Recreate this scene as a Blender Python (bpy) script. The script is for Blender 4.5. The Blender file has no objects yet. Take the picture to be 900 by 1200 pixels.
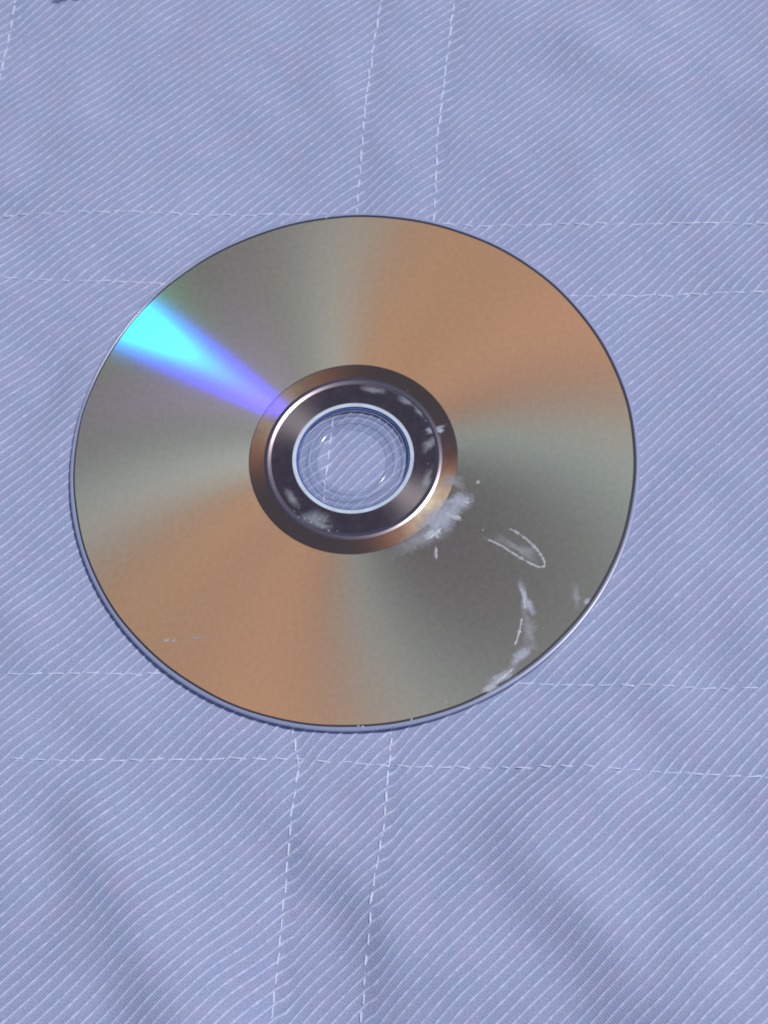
import bpy, math, random
import numpy as np
from mathutils import Matrix, Vector
random.seed(7)
rng = np.random.default_rng(11)
MM = 0.001
S = bpy.context.scene
COL = S.collection

# ------------------------------------------------------------------ camera
cam_d = bpy.data.cameras.new('camera')
cam = bpy.data.objects.new('camera', cam_d); COL.objects.link(cam); S.camera = cam
RC = ((0.990707, -0.124335, -0.055145), (0.136016, 0.90563, 0.401665), (0.0, -0.405432, 0.914125))  # rows: camera axes
cam.matrix_world = Matrix(((RC[0][0], RC[1][0], RC[2][0], 4.889*MM),
                           (RC[0][1], RC[1][1], RC[2][1], -192.827*MM),
                           (RC[0][2], RC[1][2], RC[2][2], 404.739*MM),
                           (0, 0, 0, 1)))
cam_d.sensor_fit = 'VERTICAL'; cam_d.sensor_height = 24.0; cam_d.lens = 50.0
cam_d.dof.use_dof = True; cam_d.dof.focus_distance = .425; cam_d.dof.aperture_fstop = 23
cam_d.clip_start = 0.01; cam_d.clip_end = 50.0

# ------------------------------------------------------------------ sky, sun, exposure
SUN = Vector((0.385, 0.052, 0.9215)).normalized()
W = bpy.data.worlds.new('World'); S.world = W; W.use_nodes = True
wn = W.node_tree; wn.nodes.clear()
sky = wn.nodes.new('ShaderNodeTexSky'); sky.sky_type = 'NISHITA'; sky.sun_disc = False
sky.sun_elevation = math.asin(SUN.z); sky.sun_rotation = math.atan2(SUN.x, SUN.y)
bg = wn.nodes.new('ShaderNodeBackground'); bg.inputs['Strength'].default_value = 0.07
wo = wn.nodes.new('ShaderNodeOutputWorld')
wn.links.new(sky.outputs[0], bg.inputs['Color']); wn.links.new(bg.outputs[0], wo.inputs['Surface'])
sl = bpy.data.lights.new('sun', 'SUN'); sl.energy = 3.1; sl.angle = math.radians(0.55); sl.color = (1.0, 0.97, 0.93)
so = bpy.data.objects.new('sun', sl); COL.objects.link(so)
so.rotation_euler = SUN.to_track_quat('Z', 'Y').to_euler(); so.location = SUN*2
vs = S.view_settings; vs.view_transform = 'Standard'; vs.look = 'None'; vs.gamma = 1.0; vs.exposure = 0.0
vs.use_curve_mapping = False
S.cycles.filter_width = 1.9
S.cycles.max_bounces = 6; S.cycles.transparent_max_bounces = 16

# ------------------------------------------------------------------ node helper
class NT:
    def __init__(s, name):
        s.m = bpy.data.materials.new(name); s.m.use_nodes = True
        s.t = s.m.node_tree; s.t.nodes.clear()
        s.out = s.t.nodes.new('ShaderNodeOutputMaterial')
    def put(s, sock, v):
        if v is None: return
        if hasattr(v, 'is_output'): s.t.links.new(v, sock)
        else: sock.default_value = v
    def n(s, typ, outn=0, props=None, **inp):
        nd = s.t.nodes.new(typ)
        for k, v in (props or {}).items(): setattr(nd, k, v)
        for k, v in inp.items():
            key = int(k[1:]) if k[0] == 'i' and k[1:].isdigit() else k.replace('_', ' ')
            s.put(nd.inputs[key], v)
        return nd.outputs[outn]
    def math(s, op, a, b=None, c=None):
        return s.n('ShaderNodeMath', props={'operation': op}, i0=a, i1=b, i2=c)
    def vm(s, op, a, b=None, scale=None, out=0):
        nd = s.t.nodes.new('ShaderNodeVectorMath'); nd.operation = op
        s.put(nd.inputs[0], a)
        if b is not None: s.put(nd.inputs[1], b)
        if scale is not None: s.put(nd.inputs['Scale'], scale)
        return nd.outputs[1] if op in ('DOT_PRODUCT', 'LENGTH') else nd.outputs[0]
    def ramp(s, fac, stops, interp='LINEAR'):
        nd = s.t.nodes.new('ShaderNodeValToRGB'); nd.color_ramp.interpolation = interp
        el = nd.color_ramp.elements
        while len(el) < len(stops): el.new(0.5)
        for e, (p, c) in zip(el, stops):
            e.position = p; e.color = (c[0], c[1], c[2], 1) if hasattr(c, '__len__') else (c, c, c, 1)
        s.put(nd.inputs[0], fac); return nd.outputs[0]
    def noise(s, vec, scale, detail=2.0, rough=0.5, out=0, dist=0.0):
        return s.n('ShaderNodeTexNoise', out, Vector=vec, Scale=scale, Detail=detail, Roughness=rough, Distortion=dist)
    def mixc(s, fac, a, b, mode='MIX'):
        nd = s.t.nodes.new('ShaderNodeMix'); nd.data_type = 'RGBA'; nd.blend_type = mode
        s.put(nd.inputs[0], fac); s.put(nd.inputs[6], a); s.put(nd.inputs[7], b); return nd.outputs[2]
    def add(s, a, b): return s.n('ShaderNodeAddShader', i0=a, i1=b)
    def mixs(s, f, a, b): return s.n('ShaderNodeMixShader', i0=f, i1=a, i2=b)
    def done(s, sh): s.t.links.new(sh, s.out.inputs['Surface']); return s.m

def rgb(c, k=1.0): return (c[0]*k, c[1]*k, c[2]*k, 1.0)

# A track-pitch grating.  In the surface plane a grating turns light so that  w_t + v_t = mu * r,
# r being the radial direction (the tracks are circles) and mu = order * wavelength / pitch (740 nm).
# Each order is an anisotropic glossy lobe round the half vector that this gives.
def grating(nt, lobes, obj_vec):
    r = nt.vm('NORMALIZE', nt.vm('MULTIPLY', obj_vec, (1, 1, 0)))
    v = nt.n('ShaderNodeNewGeometry', 4)          # Incoming
    vt = nt.vm('MULTIPLY', v, (1, 1, 0))
    total = None
    for mu, c, ar, at in lobes:
        if mu == 0:
            N = None
            col = rgb(c)
        else:
            wt = nt.vm('SUBTRACT', nt.vm('SCALE', r, scale=float(mu)), vt)
            l2 = nt.vm('DOT_PRODUCT', wt, wt)
            ok = nt.math('LESS_THAN', l2, 0.985)
            wz = nt.math('SQRT', nt.math('MAXIMUM', nt.math('SUBTRACT', 1.0, l2), 0.01))
            cz = nt.n('ShaderNodeCombineXYZ', i2=wz)
            N = nt.vm('NORMALIZE', nt.vm('ADD', nt.vm('ADD', wt, cz), v))
            col = nt.vm('SCALE', (c[0], c[1], c[2]), scale=ok)
        g = nt.n('ShaderNodeBsdfAnisotropic', props={'distribution': 'BECKMANN'},
                 Color=col, Roughness=math.sqrt(math.sqrt(ar*at)), Anisotropy=1-math.sqrt(ar/at), Normal=N, Tangent=r)
        total = g if total is None else nt.add(total, g)
    return total

SPEC = [(415, (.02, .0, .30)), (440, (.006, .002, 1.0)), (462, (.0, .022, 1.0)), (484, (.0, .17, .60)),
        (506, (.0, .25, .15)), (530, (.05, .9, .10)), (556, (.35, .8, .0)), (585, (.7, .5, .0)),
        (615, (.8, .2, .0)), (650, (.5, .03, .0))]

def spectral(k, ar, at, green_boost=1.0):
    L = []
    for lam, c in SPEC:
        for sg in (1, -1):
            L.append((sg*lam/740.0, tuple(x*k for x in c), ar, at))
    return L

# ------------------------------------------------------------------ materials
def mat_data():
    nt = NT('disc_data_surface')
    tc = nt.n('ShaderNodeTexCoord', 3)
    lob = [(0, (.212, .140, .078), .015, .02),                 # mirror order of the dyed metal
           (0, (.040, .0195, .0080), .085, .26),             # light spread along the tracks
           (.13, (.036, .0175, .0070), .085, .26), (-.14, (.037, .0180, .0070), .085, .26),
           (-.29, (.036, .0185, .0075), .075, .26),
           (.30, (.0066, .0122, .0128), .055, .24), (-.45, (.0140, .0180, .0180), .055, .22),
           (-.60, (.0018, .0018, .0015), .040, .17)]          # the grooves are blazed: one side is stronger
    lob += spectral(.0098, .0135, .0222)
    lob += [(s_*530/740, (.0002, .0044, .0014), .03, .062) for s_ in (1, -1)]
    lob += [(s_*440/740, (.0004, .0002, .0010), .02, .09) for s_ in (1, -1)]
    g = grating(nt, lob, tc)
    dust = nt.noise(tc, 900.0, 4, .7)
    haze = nt.n('ShaderNodeBsdfDiffuse', Color=nt.ramp(dust, [(.3, (.030, .024, .018)), (.75, (.062, .053, .043))]))
    coat = nt.n('ShaderNodeBsdfAnisotropic', Color=rgb((.045,)*3), Roughness=.06)
    return nt.done(nt.add(nt.add(g, haze), coat))

def mat_band():
    nt = NT('mirror_band_metal')
    tc = nt.n('ShaderNodeTexCoord', 3)
    lob = [(0, (.135, .095, .085), .01, .015)]
    for s_ in (.46, -.46):
        lob += [(s_, (.0095, .0115, .0095), .07, .085), (s_, (.0125, .0040, .0010), .07, .155)]
    lob += spectral(.0022, .0135, .031)
    # the rings of pressed code make some stretches of the band darker or redder
    n1 = nt.noise(nt.vm('MULTIPLY', tc, (1, 1, 0)), 160.0, 3, .6)
    g = grating(nt, lob, tc)
    dk = nt.n('ShaderNodeBsdfAnisotropic', Color=rgb((.12, .085, .08)), Roughness=.12)
    f = nt.ramp(n1, [(.50, 0.0), (.66, .3)])
    dif = nt.n('ShaderNodeBsdfDiffuse', Color=rgb((.030, .022, .019)))
    return nt.done(nt.add(nt.mixs(f, g, dk), dif))

def mat_hub():
    nt = NT('hub_mirror_metal')
    tc = nt.n('ShaderNodeTexCoord', 3)
    n1 = nt.noise(tc, 420.0, 5, .65)
    g = grating(nt, [(0, (.13, .085, .10), .008, .012), (.52, (.0042, .0038, .0040), .07, .075), (-.52, (.0042, .0038, .0040), .07, .075)], tc)
    sm = nt.n('ShaderNodeBsdfDiffuse', Color=nt.ramp(n1, [(.45, (.022, .018, .024)), (.8, (.040, .034, .042))]))
    return nt.done(nt.add(g, sm))

def mat_ridge():
    nt = NT('ridge_metal')
    g = nt.n('ShaderNodeBsdfAnisotropic', Color=rgb((.24, .20, .23)), Roughness=.265)
    d = nt.n('ShaderNodeBsdfDiffuse', Color=rgb((.025, .02, .026)))
    return nt.done(nt.add(g, d))

def mat_clear():
    nt = NT('clear_polycarbonate')
    f = nt.n('ShaderNodeLayerWeight', 1, Blend=.5)
    f4 = nt.math('ADD', nt.math('MULTIPLY', nt.math('POWER', f, 4.0), .6), .075)
    tr = nt.n('ShaderNodeBsdfTransparent', Color=rgb((.982, .988, 1.0)))
    g = nt.n('ShaderNodeBsdfAnisotropic', Color=rgb((.9, .93, 1)), Roughness=.13)
    return nt.done(nt.mixs(f4, tr, g))

def mat_simple(name, c, rough=.5, gl=.04, nscale=0, var=.3):
    nt = NT(name)
    tc = nt.n('ShaderNodeTexCoord', 3)
    col = rgb(c)
    if nscale:
        col = nt.ramp(nt.noise(tc, nscale, 4, .6), [(.3, tuple(x*(1-var) for x in c)), (.7, tuple(x*(1+var) for x in c))])
    p = nt.n('ShaderNodeBsdfPrincipled', Base_Color=col, Roughness=rough)
    return nt.done(p)

def mat_residue(name, c, scale, lo, hi, dens):
    nt = NT(name)
    tc = nt.n('ShaderNodeTexCoord', 3)
    ed = nt.n('ShaderNodeAttribute', 2, props={'attribute_name': 'thick'})
    warp = nt.noise(tc, scale*.35, 3, .6, out=1)
    tcw = nt.vm('ADD', tc, nt.vm('SCALE', nt.vm('SUBTRACT', warp, (.5, .5, .5)), scale=.004))
    n1 = nt.noise(tcw, scale, 6, .68)
    a = nt.math('ADD', nt.math('MULTIPLY', ed, .95), nt.math('SUBTRACT', n1, .62))
    al = nt.ramp(a, [(lo, 0.0), (hi, dens)], 'EASE')
    n2 = nt.noise(tcw, scale*2.3, 4, .6)
    d = nt.n('ShaderNodeBsdfDiffuse', Color=nt.ramp(n2, [(.35, tuple(x*.75 for x in c)), (.7, c)]))
    g = nt.n('ShaderNodeBsdfAnisotropic', Color=rgb((.05,)*3), Roughness=.35)
    t = nt.n('ShaderNodeBsdfTransparent')
    return nt.done(nt.mixs(al, t, nt.add(d, g)))

def mat_cloth():
    nt = NT('ribbed_cloth_weave')
    uv = nt.n('ShaderNodeUVMap', props={'uv_map': 'UVMap'})      # u: mm along the rib, v: rib count
    sep = nt.t.nodes.new('ShaderNodeSeparateXYZ'); nt.put(sep.inputs[0], uv)
    u, v = sep.outputs[0], sep.outputs[1]
    ph = nt.math('SUBTRACT', nt.math('FRACT', nt.math('ADD', v, .5)), .5)
    # uneven cord: width and lightness change along each rib
    rowv = nt.n('ShaderNodeCombineXYZ', i0=nt.math('MULTIPLY', u, .55), i1=nt.math('ROUND', v))
    slub = nt.noise(rowv, 1.0, 3, .6)
    fine = nt.noise(nt.n('ShaderNodeCombineXYZ', i0=nt.math('MULTIPLY', u, 3.4), i1=nt.math('MULTIPLY', v, 6.0)), 1.0, 2, .6)
    wdt = nt.math('MULTIPLY_ADD', slub, .085, .045)
    ap = nt.math('ABSOLUTE', ph)
    cord = nt.n('ShaderNodeMapRange', i0=ap, i1=nt.math('MULTIPLY', wdt, .45), i2=nt.math('MULTIPLY', wdt, 1.7), i3=1.0, i4=0.0,
                props={'interpolation_type': 'SMOOTHSTEP'})
    bead_n = nt.noise(nt.n('ShaderNodeCombineXYZ', i0=nt.math('MULTIPLY', u, 1.7), i1=nt.math('MULTIPLY', nt.math('ROUND', v), 7.3)), 1.0, 2, .6)
    cord = nt.math('MULTIPLY', cord, nt.ramp(slub, [(.30, .35), (.62, 1.0)]))
    cord = nt.math('MULTIPLY', cord, nt.ramp(bead_n, [(.34, .68), (.62, 1.10)]))
    # weft picks crossing the cord, every 0.42 mm
    pick = nt.math('SINE', nt.math('MULTIPLY_ADD', u, 2*math.pi/.46, nt.math('MULTIPLY', v, 2.6)))
    pk = nt.math('MULTIPLY_ADD', pick, .5, .5)
    pos = nt.n('ShaderNodeTexCoord', 3)
    blot = nt.noise(pos, 55.0, 3, .55)
    blot2 = nt.noise(pos, 210.0, 3, .6)
    hue = nt.ramp(blot2, [(.32, (.230, .288, .466)), (.68, (.286, .292, .474))])
    base = nt.mixc(nt.math('MULTIPLY', nt.ramp(blot, [(.3, 0.0), (.7, 1.0)]), .7), hue, rgb((.292, .332, .518)))
    grain = nt.math('MULTIPLY_ADD', nt.math('SUBTRACT', fine, .5), 1.15, 1.0)
    grain = nt.math('MULTIPLY', grain, nt.math('MULTIPLY_ADD', pk, .30, .85))
    base = nt.vm('SCALE', base, scale=grain)
    col = nt.mixc(nt.math('MULTIPLY', cord, .82), base, rgb((.54, .59, .77)))
    # the darker spot at the far edge is a separate patch
    h = nt.math('MULTIPLY_ADD', cord, .0, nt.math('MULTIPLY_ADD', pk, .5, nt.math('MULTIPLY', fine, 2.0)))
    bump = nt.n('ShaderNodeBump', Strength=.85, Distance=.00008, Height=h)
    p = nt.n('ShaderNodeBsdfPrincipled', Base_Color=col, Roughness=.85, Normal=bump, Sheen_Weight=.15)
    return nt.done(p)

M_data, M_band, M_hub, M_ridge, M_clear = mat_data(), mat_band(), mat_hub(), mat_ridge(), mat_clear()
def mat_rim():
    nt = NT('milky_rim_plastic')
    tr = nt.n('ShaderNodeBsdfTransparent', Color=rgb((.95, .97, 1.0)))
    d = nt.n('ShaderNodeBsdfDiffuse', Color=rgb((.47, .51, .72)))
    tl = nt.n('ShaderNodeBsdfTranslucent', Color=rgb((.72, .76, .92)))
    g = nt.n('ShaderNodeBsdfAnisotropic', Color=rgb((.05,)*3), Roughness=.28)
    return nt.done(nt.add(nt.mixs(.78, tr, nt.mixs(.5, d, tl)), g))
M_rim = mat_rim()
M_ring = mat_simple('moulded_ring_edge', (.42, .46, .62), .3)
M_ink = mat_simple('dark_label_ink', (.012, .012, .028), .4)
M_blue = mat_simple('blue_label_ink', (.045, .085, .36), .5, nscale=500)
M_pale = mat_simple('pale_plastic_lip', (.47, .54, .64), .35, nscale=300, var=.15)
M_thread = mat_simple('white_thread', (.60, .65, .82), .8, nscale=1500, var=.18)
M_indigo = mat_residue('indigo_patch', (.05, .04, .22), 500, -.1, .6, .92)
M_cloth = mat_cloth()
M_ground = mat_simple('ground_concrete', (.30, .30, .31), .9, nscale=14)

# ------------------------------------------------------------------ mesh helpers
def make_mesh(name, verts, faces, smooth=True):
    me = bpy.data.meshes.new(name)
    me.from_pydata([tuple(v) for v in verts], [], [tuple(f) for f in faces]); me.update()
    if smooth: me.polygons.foreach_set('use_smooth', [True]*len(me.polygons))
    return me

def obj(name, me, mat, parent=None, loc=None, **props):
    o = bpy.data.objects.new(name, me); COL.objects.link(o)
    if mat is not None and not me.materials: me.materials.append(mat)
    if parent: o.parent = parent
    if loc is not None: o.location = loc
    for k, v in props.items(): o[k] = v
    return o

def lathe(name, prof, n=256, closed=False, jitter=None):
    V, F = [], []
    for i in range(n):
        a = 2*math.pi*i/n
        for k, (r, z) in enumerate(prof):
            rr = r + (jitter(a, k) if jitter else 0)
            V.append((rr*math.cos(a)*MM, rr*math.sin(a)*MM, z*MM))
    m = len(prof); K = m if closed else m-1
    for i in range(n):
        j = (i+1) % n
        for k in range(K):
            k2 = (k+1) % m
            F.append((i*m+k, j*m+k, j*m+k2, i*m+k2))
    return make_mesh(name, V, F)

# ------------------------------------------------------------------ cloth
SEAMS_H = [[(-71.39, 72.77), (-0.15, 61.58), (34.02, 52.77), (96.78, 43.4)],
           [(-72.28, 55.57), (-36.6, 49.28), (53.42, 31.86), (75.3, 29.06), (93.48, 26.83)],
           [(-77.08, -36.87), (-44.13, -41.47), (31.57, -54.47), (75.79, -61.97)],
           [(-78.0, -54.8), (-19.39, -62.99), (-1.1, -67.2), (39.5, -74.22), (72.18, -80.09)]]
SEAMS_V = [[(-64.73, 130.89), (-67.06, 121.42), (-69.29, 113.28), (-100, -10)],
           [(20.51, 116.55), (16.79, 102.6), (14.0, 91.17), (8.03, 61.16), (-4.14, 7.01), (-7.48, -7.9), (-19.15, -57.65),
            (-18.81, -63.96), (-21.57, -75.34), (-25.02, -91.96), (-29.51, -114.36)],
           [(37.36, 113.72), (32.97, 96.33), (28.4, 77.17), (24.75, 57.37), (0.27, -60.44), (-1.16, -67.72), (-2.75, -76.26),
            (-7.31, -92.73), (-12.7, -116.64)]]
def extend(pl, d=330):
    p = [np.array(q, float) for q in pl]
    a = p[0]-(p[min(2, len(p)-1)]-p[0])/np.linalg.norm(p[min(2, len(p)-1)]-p[0])*d
    k = max(0, len(p)-3)
    b = p[-1]+(p[-1]-p[k])/np.linalg.norm(p[-1]-p[k])*d
    return np.array([a]+p+[b])
LH = [extend(p) for p in SEAMS_H]; LV = [extend(p) for p in SEAMS_V]

def x_of_y(pl, y):   # V seams run with falling y
    o = np.argsort(pl[:, 1]); return np.interp(y, pl[o, 1], pl[o, 0])
def y_of_x(pl, x):
    return np.interp(x, pl[:, 0], pl[:, 1])

ANG = math.radians(34.2); PITCH = 1.94
ds = np.array([math.cos(ANG), math.sin(ANG)]); dt = np.array([-math.sin(ANG), math.cos(ANG)])

def waves(x, y, seed, lmin, lmax, n=14):
    r = np.random.default_rng(seed); out = np.zeros_like(x); tot = 0
    for _ in range(n):
        L = math.exp(r.uniform(math.log(lmin), math.log(lmax))); th = r.uniform(0, math.pi); p = r.uniform(0, 6.283)
        a = L/lmax; tot += a*a
        out += a*np.sin((x*math.cos(th)+y*math.sin(th))*6.2832/L+p)
    return out/math.sqrt(tot/2)

def smooth(e0, e1, x):
    t = np.clip((x-e0)/(e1-e0), 0, 1); return t*t*(3-2*t)

def fold(x, y, a, b, A, w1, w2):
    """a raised fold along a-b; its steep side (width w1) faces -x, its gentle side (w2) faces +x"""
    a = np.array(a, float); b = np.array(b, float); d = b-a; L = np.linalg.norm(d); d /= L
    n = np.array([d[1], -d[0]]);
    if n[0] < 0: n = -n
    q = (x-a[0])*n[0]+(y-a[1])*n[1]; s = (x-a[0])*d[0]+(y-a[1])*d[1]
    e = smooth(-18, 12, s)*(1-smooth(L-12, L+22, s))
    return A*np.where(q < 0, np.exp(-(q/w1)**2), np.exp(-(q/w2)**2))*e

def height(x, y):
    rr = np.hypot(x, y)
    m = smooth(57, 84, rr)
    h = -1.42 + .42*(m-1)*.5
    h = h + waves(x, y, 3, 38, 110)*(.10+.85*m)
    h = h + waves(x, y, 8, 14, 36)*(.05+.22*m)
    for pl in LV:
        q = x-x_of_y(pl, y)
        h = h-.62*np.exp(-(np.abs(q)/3.2)**1.2)
    for pl in LH:
        q = y-y_of_x(pl, x)
        h = h-.25*np.exp(-(np.abs(q)/2.0)**1.2)
    h = h+fold(x, y, (22, -78), (54, -136), 5.0, 11, 24)*m
    h = h+fold(x, y, (-59, 35), (-90, 6), -2.6, 12, 10)*smooth(60, 70, rr)
    h = h+fold(x, y, (-58, -76), (-44, -112), 4.2, 9, 12)*m
    h = h+fold(x, y, (45, 118), (80, 84), 1.4, 11, 18)*m
    h = h+fold(x, y, (60, 100), (120, 60), 1.6, 10, 18)*m
    h = h+fold(x, y, (-8, -86), (2, -125), 3.4, 9, 16)*m
    return np.where(rr < 60, np.minimum(h, -1.44), h)

def rib_shift(x, y):
    """sideways drift of the ribs (mm along dt): slow waves and the pucker at each seam"""
    g = waves(x, y, 21, 30, 90)*.21 + waves(x, y, 22, 12, 26)*.12
    for pl in LV:
        q = x-x_of_y(pl, y)
        g = g-.85*np.where(q > 0, np.exp(-q/3.6), np.exp(q/.9))
    for pl in LH:
        q = y-y_of_x(pl, x)
        g = g-.30*np.where(q > 0, np.exp(-q/.9), np.exp(q/3.0))
    return g

phs = np.array([-.44, -.34, -.25, -.18, -.12, -.06, 0., .06, .12, .18, .26, .35])
nr = 116
T = (np.arange(-nr, nr+1)[:, None]+phs[None, :]).ravel()
SS = np.arange(-240, 240.1, 1.8)
tt, ss = np.meshgrid(T, SS, indexing='ij')
tmm = tt*PITCH*(1-.0003*tt*.9)                       # ribs open a little towards the near side
x = ss*ds[0]+tmm*dt[0]; y = ss*ds[1]+tmm*dt[1]
g = rib_shift(x, y)
g = g-.00050*ss*tmm
x = x+g*dt[0]; y = y+g*dt[1]
ph = tt-np.round(tt)
rowj = np.random.default_rng(5).uniform(.75, 1.2, 2*nr+3)[(np.round(tt)+nr+1).astype(int)]
zr = .17*rowj*np.exp(-(ph/.125)**2)+.03*np.cos(ph*6.2832*1.0)
zr = zr*(1+.18*waves(ss, tt*7, 33, 1.5, 9))
z = height(x, y)+zr
P = np.stack([x, y, z], -1).reshape(-1, 3)*MM
nt_, ns_ = tt.shape
idx = np.arange(nt_*ns_).reshape(nt_, ns_)
q = np.stack([idx[:-1, :-1], idx[:-1, 1:], idx[1:, 1:], idx[1:, :-1]], -1).reshape(-1, 4)   # counter-clockwise from above
me = bpy.data.meshes.new('cloth_sheet')
me.vertices.add(len(P)); me.vertices.foreach_set('co', P.astype(np.float32).ravel())
me.loops.add(q.size); me.loops.foreach_set('vertex_index', q.astype(np.int32).ravel())
me.polygons.add(len(q)); me.polygons.foreach_set('loop_start', np.arange(0, q.size, 4, dtype=np.int32))
me.update(calc_edges=True); me.polygons.foreach_set('use_smooth', np.ones(len(q), dtype=bool))
uvl = me.uv_layers.new(name='UVMap')
UV = np.stack([ss.ravel(), tt.ravel()], -1)[q.ravel()]
uvl.data.foreach_set('uv', UV.astype(np.float32).ravel())
cloth = bpy.data.objects.new('ribbed_cloth', None); COL.objects.link(cloth)
cloth.location = (0, 0, -1.5*MM); cloth.empty_display_size = .02
cloth['label'] = 'pale blue ribbed cloth with lines of white stitching, lying under the disc'
cloth['category'] = 'cloth'
def under(me, name, mat, **kw):
    o = obj(name, me, mat, cloth, **kw); return o
def rel(v): return (v[0], v[1], v[2]+1.5*MM)
sheet = under(me, 'fabric_sheet', M_cloth, loc=(0, 0, 1.5*MM))
# hem: the sheet has thickness, seen only where it ends
rim = np.concatenate([idx[0, :], idx[1:, -1], idx[-1, -2::-1], idx[-2:0:-1, 0]])
top = P[rim]; hv = np.concatenate([top, top-np.array([0, 0, 1.1*MM])])
n_ = len(rim); hf = [(i, i+n_, (i+1) % n_+n_, (i+1) % n_) for i in range(n_)]
under(make_mesh('hem', hv, hf), 'hem', mat_simple('hem_thread', (.27, .31, .52), .85), loc=(0, 0, 1.5*MM))

# stitches: each visible dash is a part; those outside the picture or under the disc are one joined part
def stitch_verts(L, r, bow, seed):
    rr = np.random.default_rng(seed)
    V, F = [], []
    xs = [-.5, -.40, -.12, .16, .40, .5]; rad = [.15, .8, 1.05, .95, .8, .12]
    for k, (u, s) in enumerate(zip(xs, rad)):
        for j in range(5):
            a = 2*math.pi*j/5+k*.5
            V.append((u*L*MM, (math.cos(a)*r*s+rr.normal(0, r*.12))*MM, (math.sin(a)*r*s*.8+bow*(1-(2*u)**2)-.0)*MM))
    for k in range(5):
        for j in range(5):
            F.append((k*5+j, k*5+(j+1) % 5, (k+1)*5+(j+1) % 5, (k+1)*5+j))
    return V, F
VAR = [stitch_verts(L, r, b, i) for i, (L, r, b) in enumerate([(2.8, .20, .10), (2.5, .22, .12), (3.1, .19, .08), (2.6, .18, .1), (2.1, .22, .12)])]
VM = [make_mesh('stitch', v, f) for v, f in VAR]
for m_ in VM: m_.materials.append(M_thread)
C0 = np.array([4.889, -192.827, 404.739]); RCm = np.array(RC)
def px(p):
    d = RCm@(np.array(p)-C0); return 450+2500*d[0]/-d[2], 600-2500*d[1]/-d[2]
cnt = 0; SV, SF = [], []
rs = random.Random(4)
def lay(pl, pitch, vertical):
    global cnt
    seg = np.linalg.norm(np.diff(pl, axis=0), axis=1); cum = np.concatenate([[0], np.cumsum(seg)])
    s = rs.uniform(0, pitch)
    while s < cum[-1]:
        p = np.array([np.interp(s, cum, pl[:, 0]), np.interp(s, cum, pl[:, 1])])
        p2 = np.array([np.interp(s+.8, cum, pl[:, 0]), np.interp(s+.8, cum, pl[:, 1])])
        s += pitch*rs.uniform(.9, 1.1)
        u = p@ds; t = p@dt
        if abs(u) > 236 or abs(t) > 232: continue
        a = math.atan2(p2[1]-p[1], p2[0]-p[0])+rs.uniform(-.14, .14)
        n = np.array([-math.sin(a), math.cos(a)])*rs.uniform(-.14, .14); p = p+n
        zz = float(height(np.array([p[0]]), np.array([p[1]]))[0])+.05
        X, Y = px((p[0], p[1], zz)); k = rs.choice([0, 0, 1, 2, 3, 4] if not vertical else [0, 1, 2, 2, 1])
        r_ = math.hypot(*p)
        sc = rs.uniform(.85, 1.15)
        if -12 < X < 912 and -12 < Y < 1212 and (r_ > 59 or r_ < 12.5) and cnt < 296:
            o = bpy.data.objects.new('stitch', VM[k]); COL.objects.link(o); o.parent = cloth
            o.location = (p[0]*MM, p[1]*MM, (zz+1.5)*MM); o.rotation_euler = (0, 0, a); o.scale = (sc, rs.uniform(.95, 1.45), 1.15) if vertical else (sc*1.28, rs.uniform(.7, 1.0), .9); cnt += 1
        else:
            b = len(SV); V, F = VAR[k]; ca, sa = math.cos(a), math.sin(a)
            SV.extend([(p[0]*MM+v[0]*ca-v[1]*sa, p[1]*MM+v[0]*sa+v[1]*ca, (zz+1.5)*MM+v[2]) for v in V])
            SF.extend([tuple(b+i for i in f) for f in F])
for pl in LV: lay(pl, 3.55, True)
for pl in LH: lay(pl, 4.1, False)
obj('seam_thread', make_mesh('seam_thread', SV, SF), M_thread, cloth, kind='stuff')
print('stitches', cnt)

# small dark indigo patch at the far edge of the cloth
def patch(name, cx, cy, rx, ry, rot, mat, parent, z0, seed, lobes=.13, peak=.03, zoff=0, n=40, rings=9, follow=False):
    r = np.random.default_rng(seed)
    ks = range(2, 8); am = r.normal(0, lobes, 6)/np.array([1, 1.3, 1.6, 2, 2.5, 3]); phv = r.uniform(0, 6.28, 6)
    V = [(0, 0, peak*MM)]; th = [1.0]
    c, s = math.cos(rot), math.sin(rot)
    for k in range(1, rings+1):
        f = k/rings
        for i in range(n):
            a = 2*math.pi*i/n
            R_ = 1+sum(am[q]*math.sin((q+2)*a+phv[q]) for q in range(6))
            u, v = rx*f*R_*math.cos(a), ry*f*R_*math.sin(a)
            X, Y = u*c-v*s, u*s+v*c
            zz = peak*(1-f*f)*(1+.3*r.normal())
            if follow: zz += float(height(np.array([cx+X]), np.array([cy+Y]))[0])-z0
            V.append((X*MM, Y*MM, zz*MM)); th.append(1-f)
    F = [(0, 1+i, 1+(i+1) % n) for i in range(n)]
    for k in range(1, rings):
        for i in range(n):
            a0 = 1+(k-1)*n; F.append((a0+i, a0+n+i, a0+n+(i+1) % n, a0+(i+1) % n))
    me = make_mesh(name, V, F)
    at = me.attributes.new('thick', 'FLOAT', 'POINT'); at.data.foreach_set('value', th)
    return obj(name, me, mat, parent, (cx*MM, cy*MM, (z0+zoff)*MM))
patch('indigo_patch', -51.0, 129.2, 5.5, 2.2, .2, M_indigo, cloth, -1.42, 3, follow=True, peak=.1, zoff=1.5+.26)

# ------------------------------------------------------------------ ground below the cloth
gm = make_mesh('ground', [(-3, -3, 0), (3, -3, 0), (3, 3, 0), (-3, 3, 0)], [(0, 1, 2, 3)], False)
obj('ground', gm, M_ground, None, (0, 0, -.0075), kind='structure')

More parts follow.
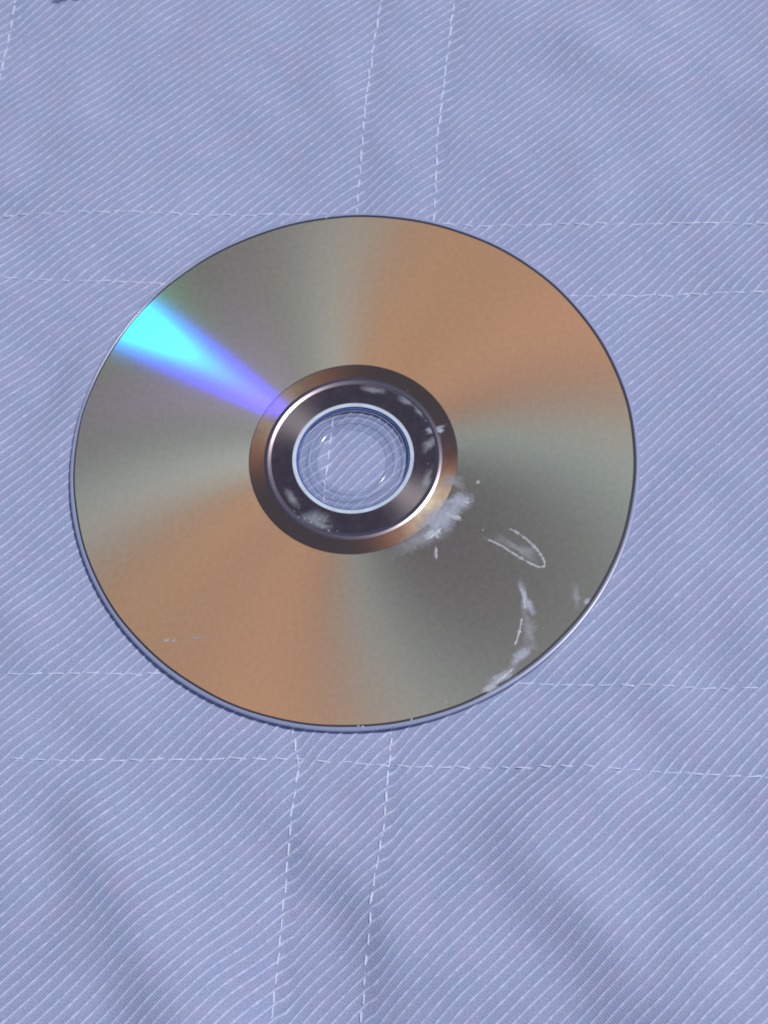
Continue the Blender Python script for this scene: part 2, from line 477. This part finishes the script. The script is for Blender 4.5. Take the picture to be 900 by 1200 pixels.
# ------------------------------------------------------------------ disc
disc = bpy.data.objects.new('optical_disc', None); COL.objects.link(disc)
disc.location = (0, 0, -1.2*MM); disc.empty_display_size = .06
disc['label'] = 'scratched gold optical disc with white residue, lying shiny side up on pale blue cloth'
disc['category'] = 'disc'
UP = 1.2*MM
def dpart(name, me, mat, z=0., **kw): return obj(name, me, mat, disc, (0, 0, UP+z*MM), **kw)

body = [(7.5, -.15), (7.62, -.03), (7.8, 0), (8.3, 0), (8.5, .07), (8.7, 0), (9.6, 0), (9.85, -.085), (10.1, 0), (10.7, 0), (10.9, .06), (11.1, 0), (11.7, 0), (58.9, 0), (58.9, -1.2), (7.8, -1.2), (7.6, -1.17), (7.5, -1.05)]
dpart('clear_body', lathe('clear_body', body, 360, True), M_clear)
rimp = [(58.95, 0), (59.55, 0), (59.72, -.02), (59.86, -.08), (59.96, -.2), (60.0, -.35),
        (59.95, -.65), (59.78, -.95), (59.6, -1.12), (59.4, -1.2), (58.95, -1.2)]
dpart('clear_rim', lathe('clear_rim', rimp, 360, True), M_rim)
for r0 in (9.2, 11.0):
    dpart('moulded_ring', lathe('moulded_ring', [(r0-.06, .004), (r0-.03, .03), (r0+.02, .03), (r0+.05, .004)], 160), M_ring)
dpart('data_surface', lathe('data_surface', [(22.0, .02), (30, .02), (45, .02), (58.9, .02)], 360), M_data)
dpart('mirror_band', lathe('mirror_band', [(18.75, .02), (20, .02), (21.85, .02)], 256), M_band)
dpart('band_groove', lathe('band_groove', [(21.8, .024), (21.9, -.012), (22.0, -.012), (22.05, .024)], 256), M_ink)
prof = [(17.3, .02), (17.36, .03), (17.45, .053), (17.6, .097), (17.8, .155), (17.92, .19), (18.0, .203), (18.1, .207), (18.2, .203), (18.28, .19),
        (18.4, .155), (18.55, .111), (18.68, .073), (18.75, .055), (18.8, .02)]
dpart('stacking_ridge', lathe('stacking_ridge', prof, 256), M_ridge)
dpart('hub_mirror', lathe('hub_mirror', [(12.8, .018), (15, .018), (17.4, .018)], 256), M_hub)
dpart('label_edge', lathe('label_edge', [(58.86, .024), (59.0, .034), (59.12, .034), (59.22, .02), (59.22, -.05)], 360,
      jitter=lambda a, k: (-(.12+.14*math.cos(a+.1)) if k == 0 else 0)+.05*math.sin(9*a+1)+.03*math.sin(23*a)+(.05 if k < 2 else 0)*math.sin(3*a)), M_ink)
dpart('hub_lip', lathe('hub_lip', [(12.0, -.02), (12.15, .015), (12.7, .015), (12.8, .02)], 256), M_pale)
dpart('blue_ring', lathe('blue_ring', [(11.6, -.5), (11.75, -.49), (12.0, -.49), (12.1, -.5)], 256), M_blue)

M_res = mat_residue('dried_residue', (.46, .50, .62), 900, -.05, .60, .66)
M_film = mat_residue('dried_film', (.40, .43, .50), 600, -.05, .8, .48)
M_spot = mat_residue('dry_speck', (.62, .66, .74), 1500, .05, .5, .55)
def res(name, cx, cy, rx, ry, deg, mat, seed, peak=.03, **kw):
    return patch(name, cx, cy, rx, ry, math.radians(deg), mat, disc, .045+.004*(seed % 9), seed, zoff=1.2, peak=peak, **kw)
res('residue_flake', 16.4, -16.6, 8.2, 4.2, 34, M_res, 1, .06)
res('residue_flake', 20.6, -13.2, 4.2, 3.0, 10, M_res, 2, .06)
res('residue_flake', 13.9, -19.6, 2.3, 1.2, 20, M_spot, 3, .10)
res('residue_flake', 18.8, -16.5, 3.0, .7, -28, M_spot, 4, .08)
res('residue_film', 11.5, -20.5, 9.5, 3.4, 16, M_film, 5)
res('residue_film', 20, -8.5, 3.0, 3.6, 60, M_film, 6)
res('residue_flake', 14.3, -24.2, .55, 2.0, -5, M_res, 7)
res('residue_speck', 25.1, -9.5, .62, .6, 0, M_spot, 8, .12, lobes=.08)
res('residue_speck', 19.0, 3.4, .9, .75, 20, M_spot, 9, .12, lobes=.15)
res('residue_flake', 16.6, .9, 3.6, 1.9, 35, M_film, 10)
res('residue_flake', 17.8, 3.9, 3.0, 1.2, 10, M_res, 11)
res('residue_film', 13.0, 11.5, 3.6, 1.4, -35, M_film, 12)
res('residue_flake', 31.0, -37.2, 1.7, 4.6, 4, M_res, 13, .05)
res('residue_film', 30.6, -43.5, 2.4, 6.0, 0, M_film, 14)
res('residue_flake', 28.2, -48.6, 4.4, 1.7, 28, M_res, 15, .05)
res('residue_flake', 23.6, -52.7, 4.8, 1.7, 27, M_res, 16, .05)
res('residue_flake', 21.0, -54.6, 2.6, 1.1, 24, M_spot, 17, .05)
res('residue_film', 41.2, -37.6, 1.3, 4.6, -4, M_film, 18)
res('residue_flake', 43.2, -39.0, 1.3, .8, 45, M_res, 19)
res('residue_speck', -42.4, -35.0, 1.1, .5, 10, M_res, 20)
res('residue_speck', -41.0, -35.3, .7, .4, 60, M_res, 21)
res('residue_film', -36.0, -35.4, 3.0, .5, -2, M_film, 22)
res('residue_film', 14.6, -7.6, 4.2, 1.6, 62, M_film, 27)
res('residue_film', -13.8, -7.2, 3.6, 1.5, -62, M_film, 28)
res('residue_film', 6.2, 15.2, 4.4, 1.2, -22, M_film, 29)
res('residue_flake', 15.2, 8.6, 2.6, 1.0, -60, M_film, 25)
res('residue_flake', -8.2, -14.4, 3.4, 1.2, -28, M_film, 31)
res('residue_film', -9.5, -12.6, 5.0, 2.6, -25, M_film, 24)
for i, (a_, b_, c_) in enumerate([(-12.9, -11.9, .3), (-10.4, -13.3, .32), (-9.0, -13.9, .3), (-7.0, -15.8, .38), (-12.0, -13.0, .22),
                                  (-9.6, -12.2, .2), (-8.2, -14.9, .26), (-6.2, -14.6, .18), (-11.2, -14.2, .2), (-5.2, -16.2, .22),
                                  (14.6, 9.6, .2), (-13.6, -10.4, .24), (-11.6, -12.4, .3), (-10.2, -14.6, .26), (-8.6, -12.9, .22), (-7.6, -13.6, .24), (-12.6, -9.8, .2), (17.2, 5.2, .3), (13.4, 13.9, .2), (12.2, 12.5, .18), (16.2, 6.2, .22), (15.4, -3.8, .2), (-5.95, -58.7, .4), (-5.1, -58.95, .45),
                                  (4.7, -58.85, .45), (1.1, 59.3, .55), (33.5, -43.6, .25), (12.0, -56.2, .25), (24.6, -20.4, .3)]):
    res('residue_speck', a_, b_, c_, c_*.8, 40*i, M_spot, 30+i, .06, lobes=.15, n=14, rings=4)

def bead(name, pts, rad, mat, seed, z=.05):
    """dried ridge following a line on the disc"""
    p = np.array(pts, float)
    seg = np.linalg.norm(np.diff(p, axis=0), axis=1); cum = np.concatenate([[0], np.cumsum(seg)])
    # smooth resample
    n = int(cum[-1]/.35); u = np.linspace(0, cum[-1], n)
    q = np.stack([np.interp(u, cum, p[:, 0]), np.interp(u, cum, p[:, 1])], 1)
    for _ in range(8): q[1:-1] = (q[:-2]+2*q[1:-1]+q[2:])/4
    r = np.random.default_rng(seed); jit = r.normal(0, 1, n); w = r.normal(0, .05, (n, 2)); q = q+w
    d = np.gradient(q, axis=0); d /= np.linalg.norm(d, axis=1)[:, None]; nn = np.stack([-d[:, 1], d[:, 0]], 1)
    V, F, th = [], [], []
    for i in range(n):
        f = i/(n-1); e = min(1, min(f, 1-f)*9+.15); rr = rad*(1+.28*jit[i])*e
        for k, (a, h) in enumerate([(-1, 0), (-.5, .8), (0, 1), (.5, .8), (1, 0)]):
            V.append(((q[i, 0]+nn[i, 0]*a*rr)*MM, (q[i, 1]+nn[i, 1]*a*rr)*MM, h*rr*.35*MM)); th.append(.35+.5*h*e+.15*jit[i])
    for i in range(n-1):
        for k in range(4): F.append((i*5+k, (i+1)*5+k, (i+1)*5+k+1, i*5+k+1))
    me = make_mesh(name, V, F); at = me.attributes.new('thick', 'FLOAT', 'POINT'); at.data.foreach_set('value', th)
    return obj(name, me, mat, disc, (0, 0, (1.2+z)*MM))
LOOP = [(24.3, -22.0), (27.44, -24.06), (29.75, -26.33), (33.15, -29.3), (35.1, -30.56), (36.0, -30.4), (36.13, -29.57), (35.45, -27.17), (32.86, -23.33), (30.05, -20.79), (29.0, -20.6)]
bead('dried_ring', LOOP, .25, M_spot, 2)
res('residue_film', 31.6, -25.9, 6.4, 1.9, -43, M_film, 26)
bead('dried_trickle', [(29.8, -40.3), (29.15, -41.91), (28.5, -44), (27.25, -46.45)], .25, M_spot, 3)
bead('dried_streak', [(12.2, -20.8), (14.2, -20.2), (15.6, -18.9), (16.4, -18.6)], .34, M_spot, 5, .1)
bead('dried_streak', [(13.0, -19.2), (14.6, -19.7), (15.4, -20.9)], .26, M_spot, 6, .1)
bead('dried_streak', [(17.4, -15.4), (18.8, -16.2), (20.6, -17.0)], .30, M_spot, 7, .1)
bead('dried_streak', [(19.6, -12.6), (21.2, -13.6), (22.8, -13.9)], .26, M_spot, 8, .1)
bead('dried_streak', [(30.2, -34.2), (30.8, -36.4), (30.4, -38.8)], .30, M_spot, 9, .1)
bead('dried_streak', [(21.6, -54.2), (24.0, -52.6), (26.4, -51.2)], .30, M_spot, 10, .1)
bead('dried_trickle', [(14.4, -22.6), (14.6, -24.0), (14.2, -25.4)], .2, M_spot, 4)
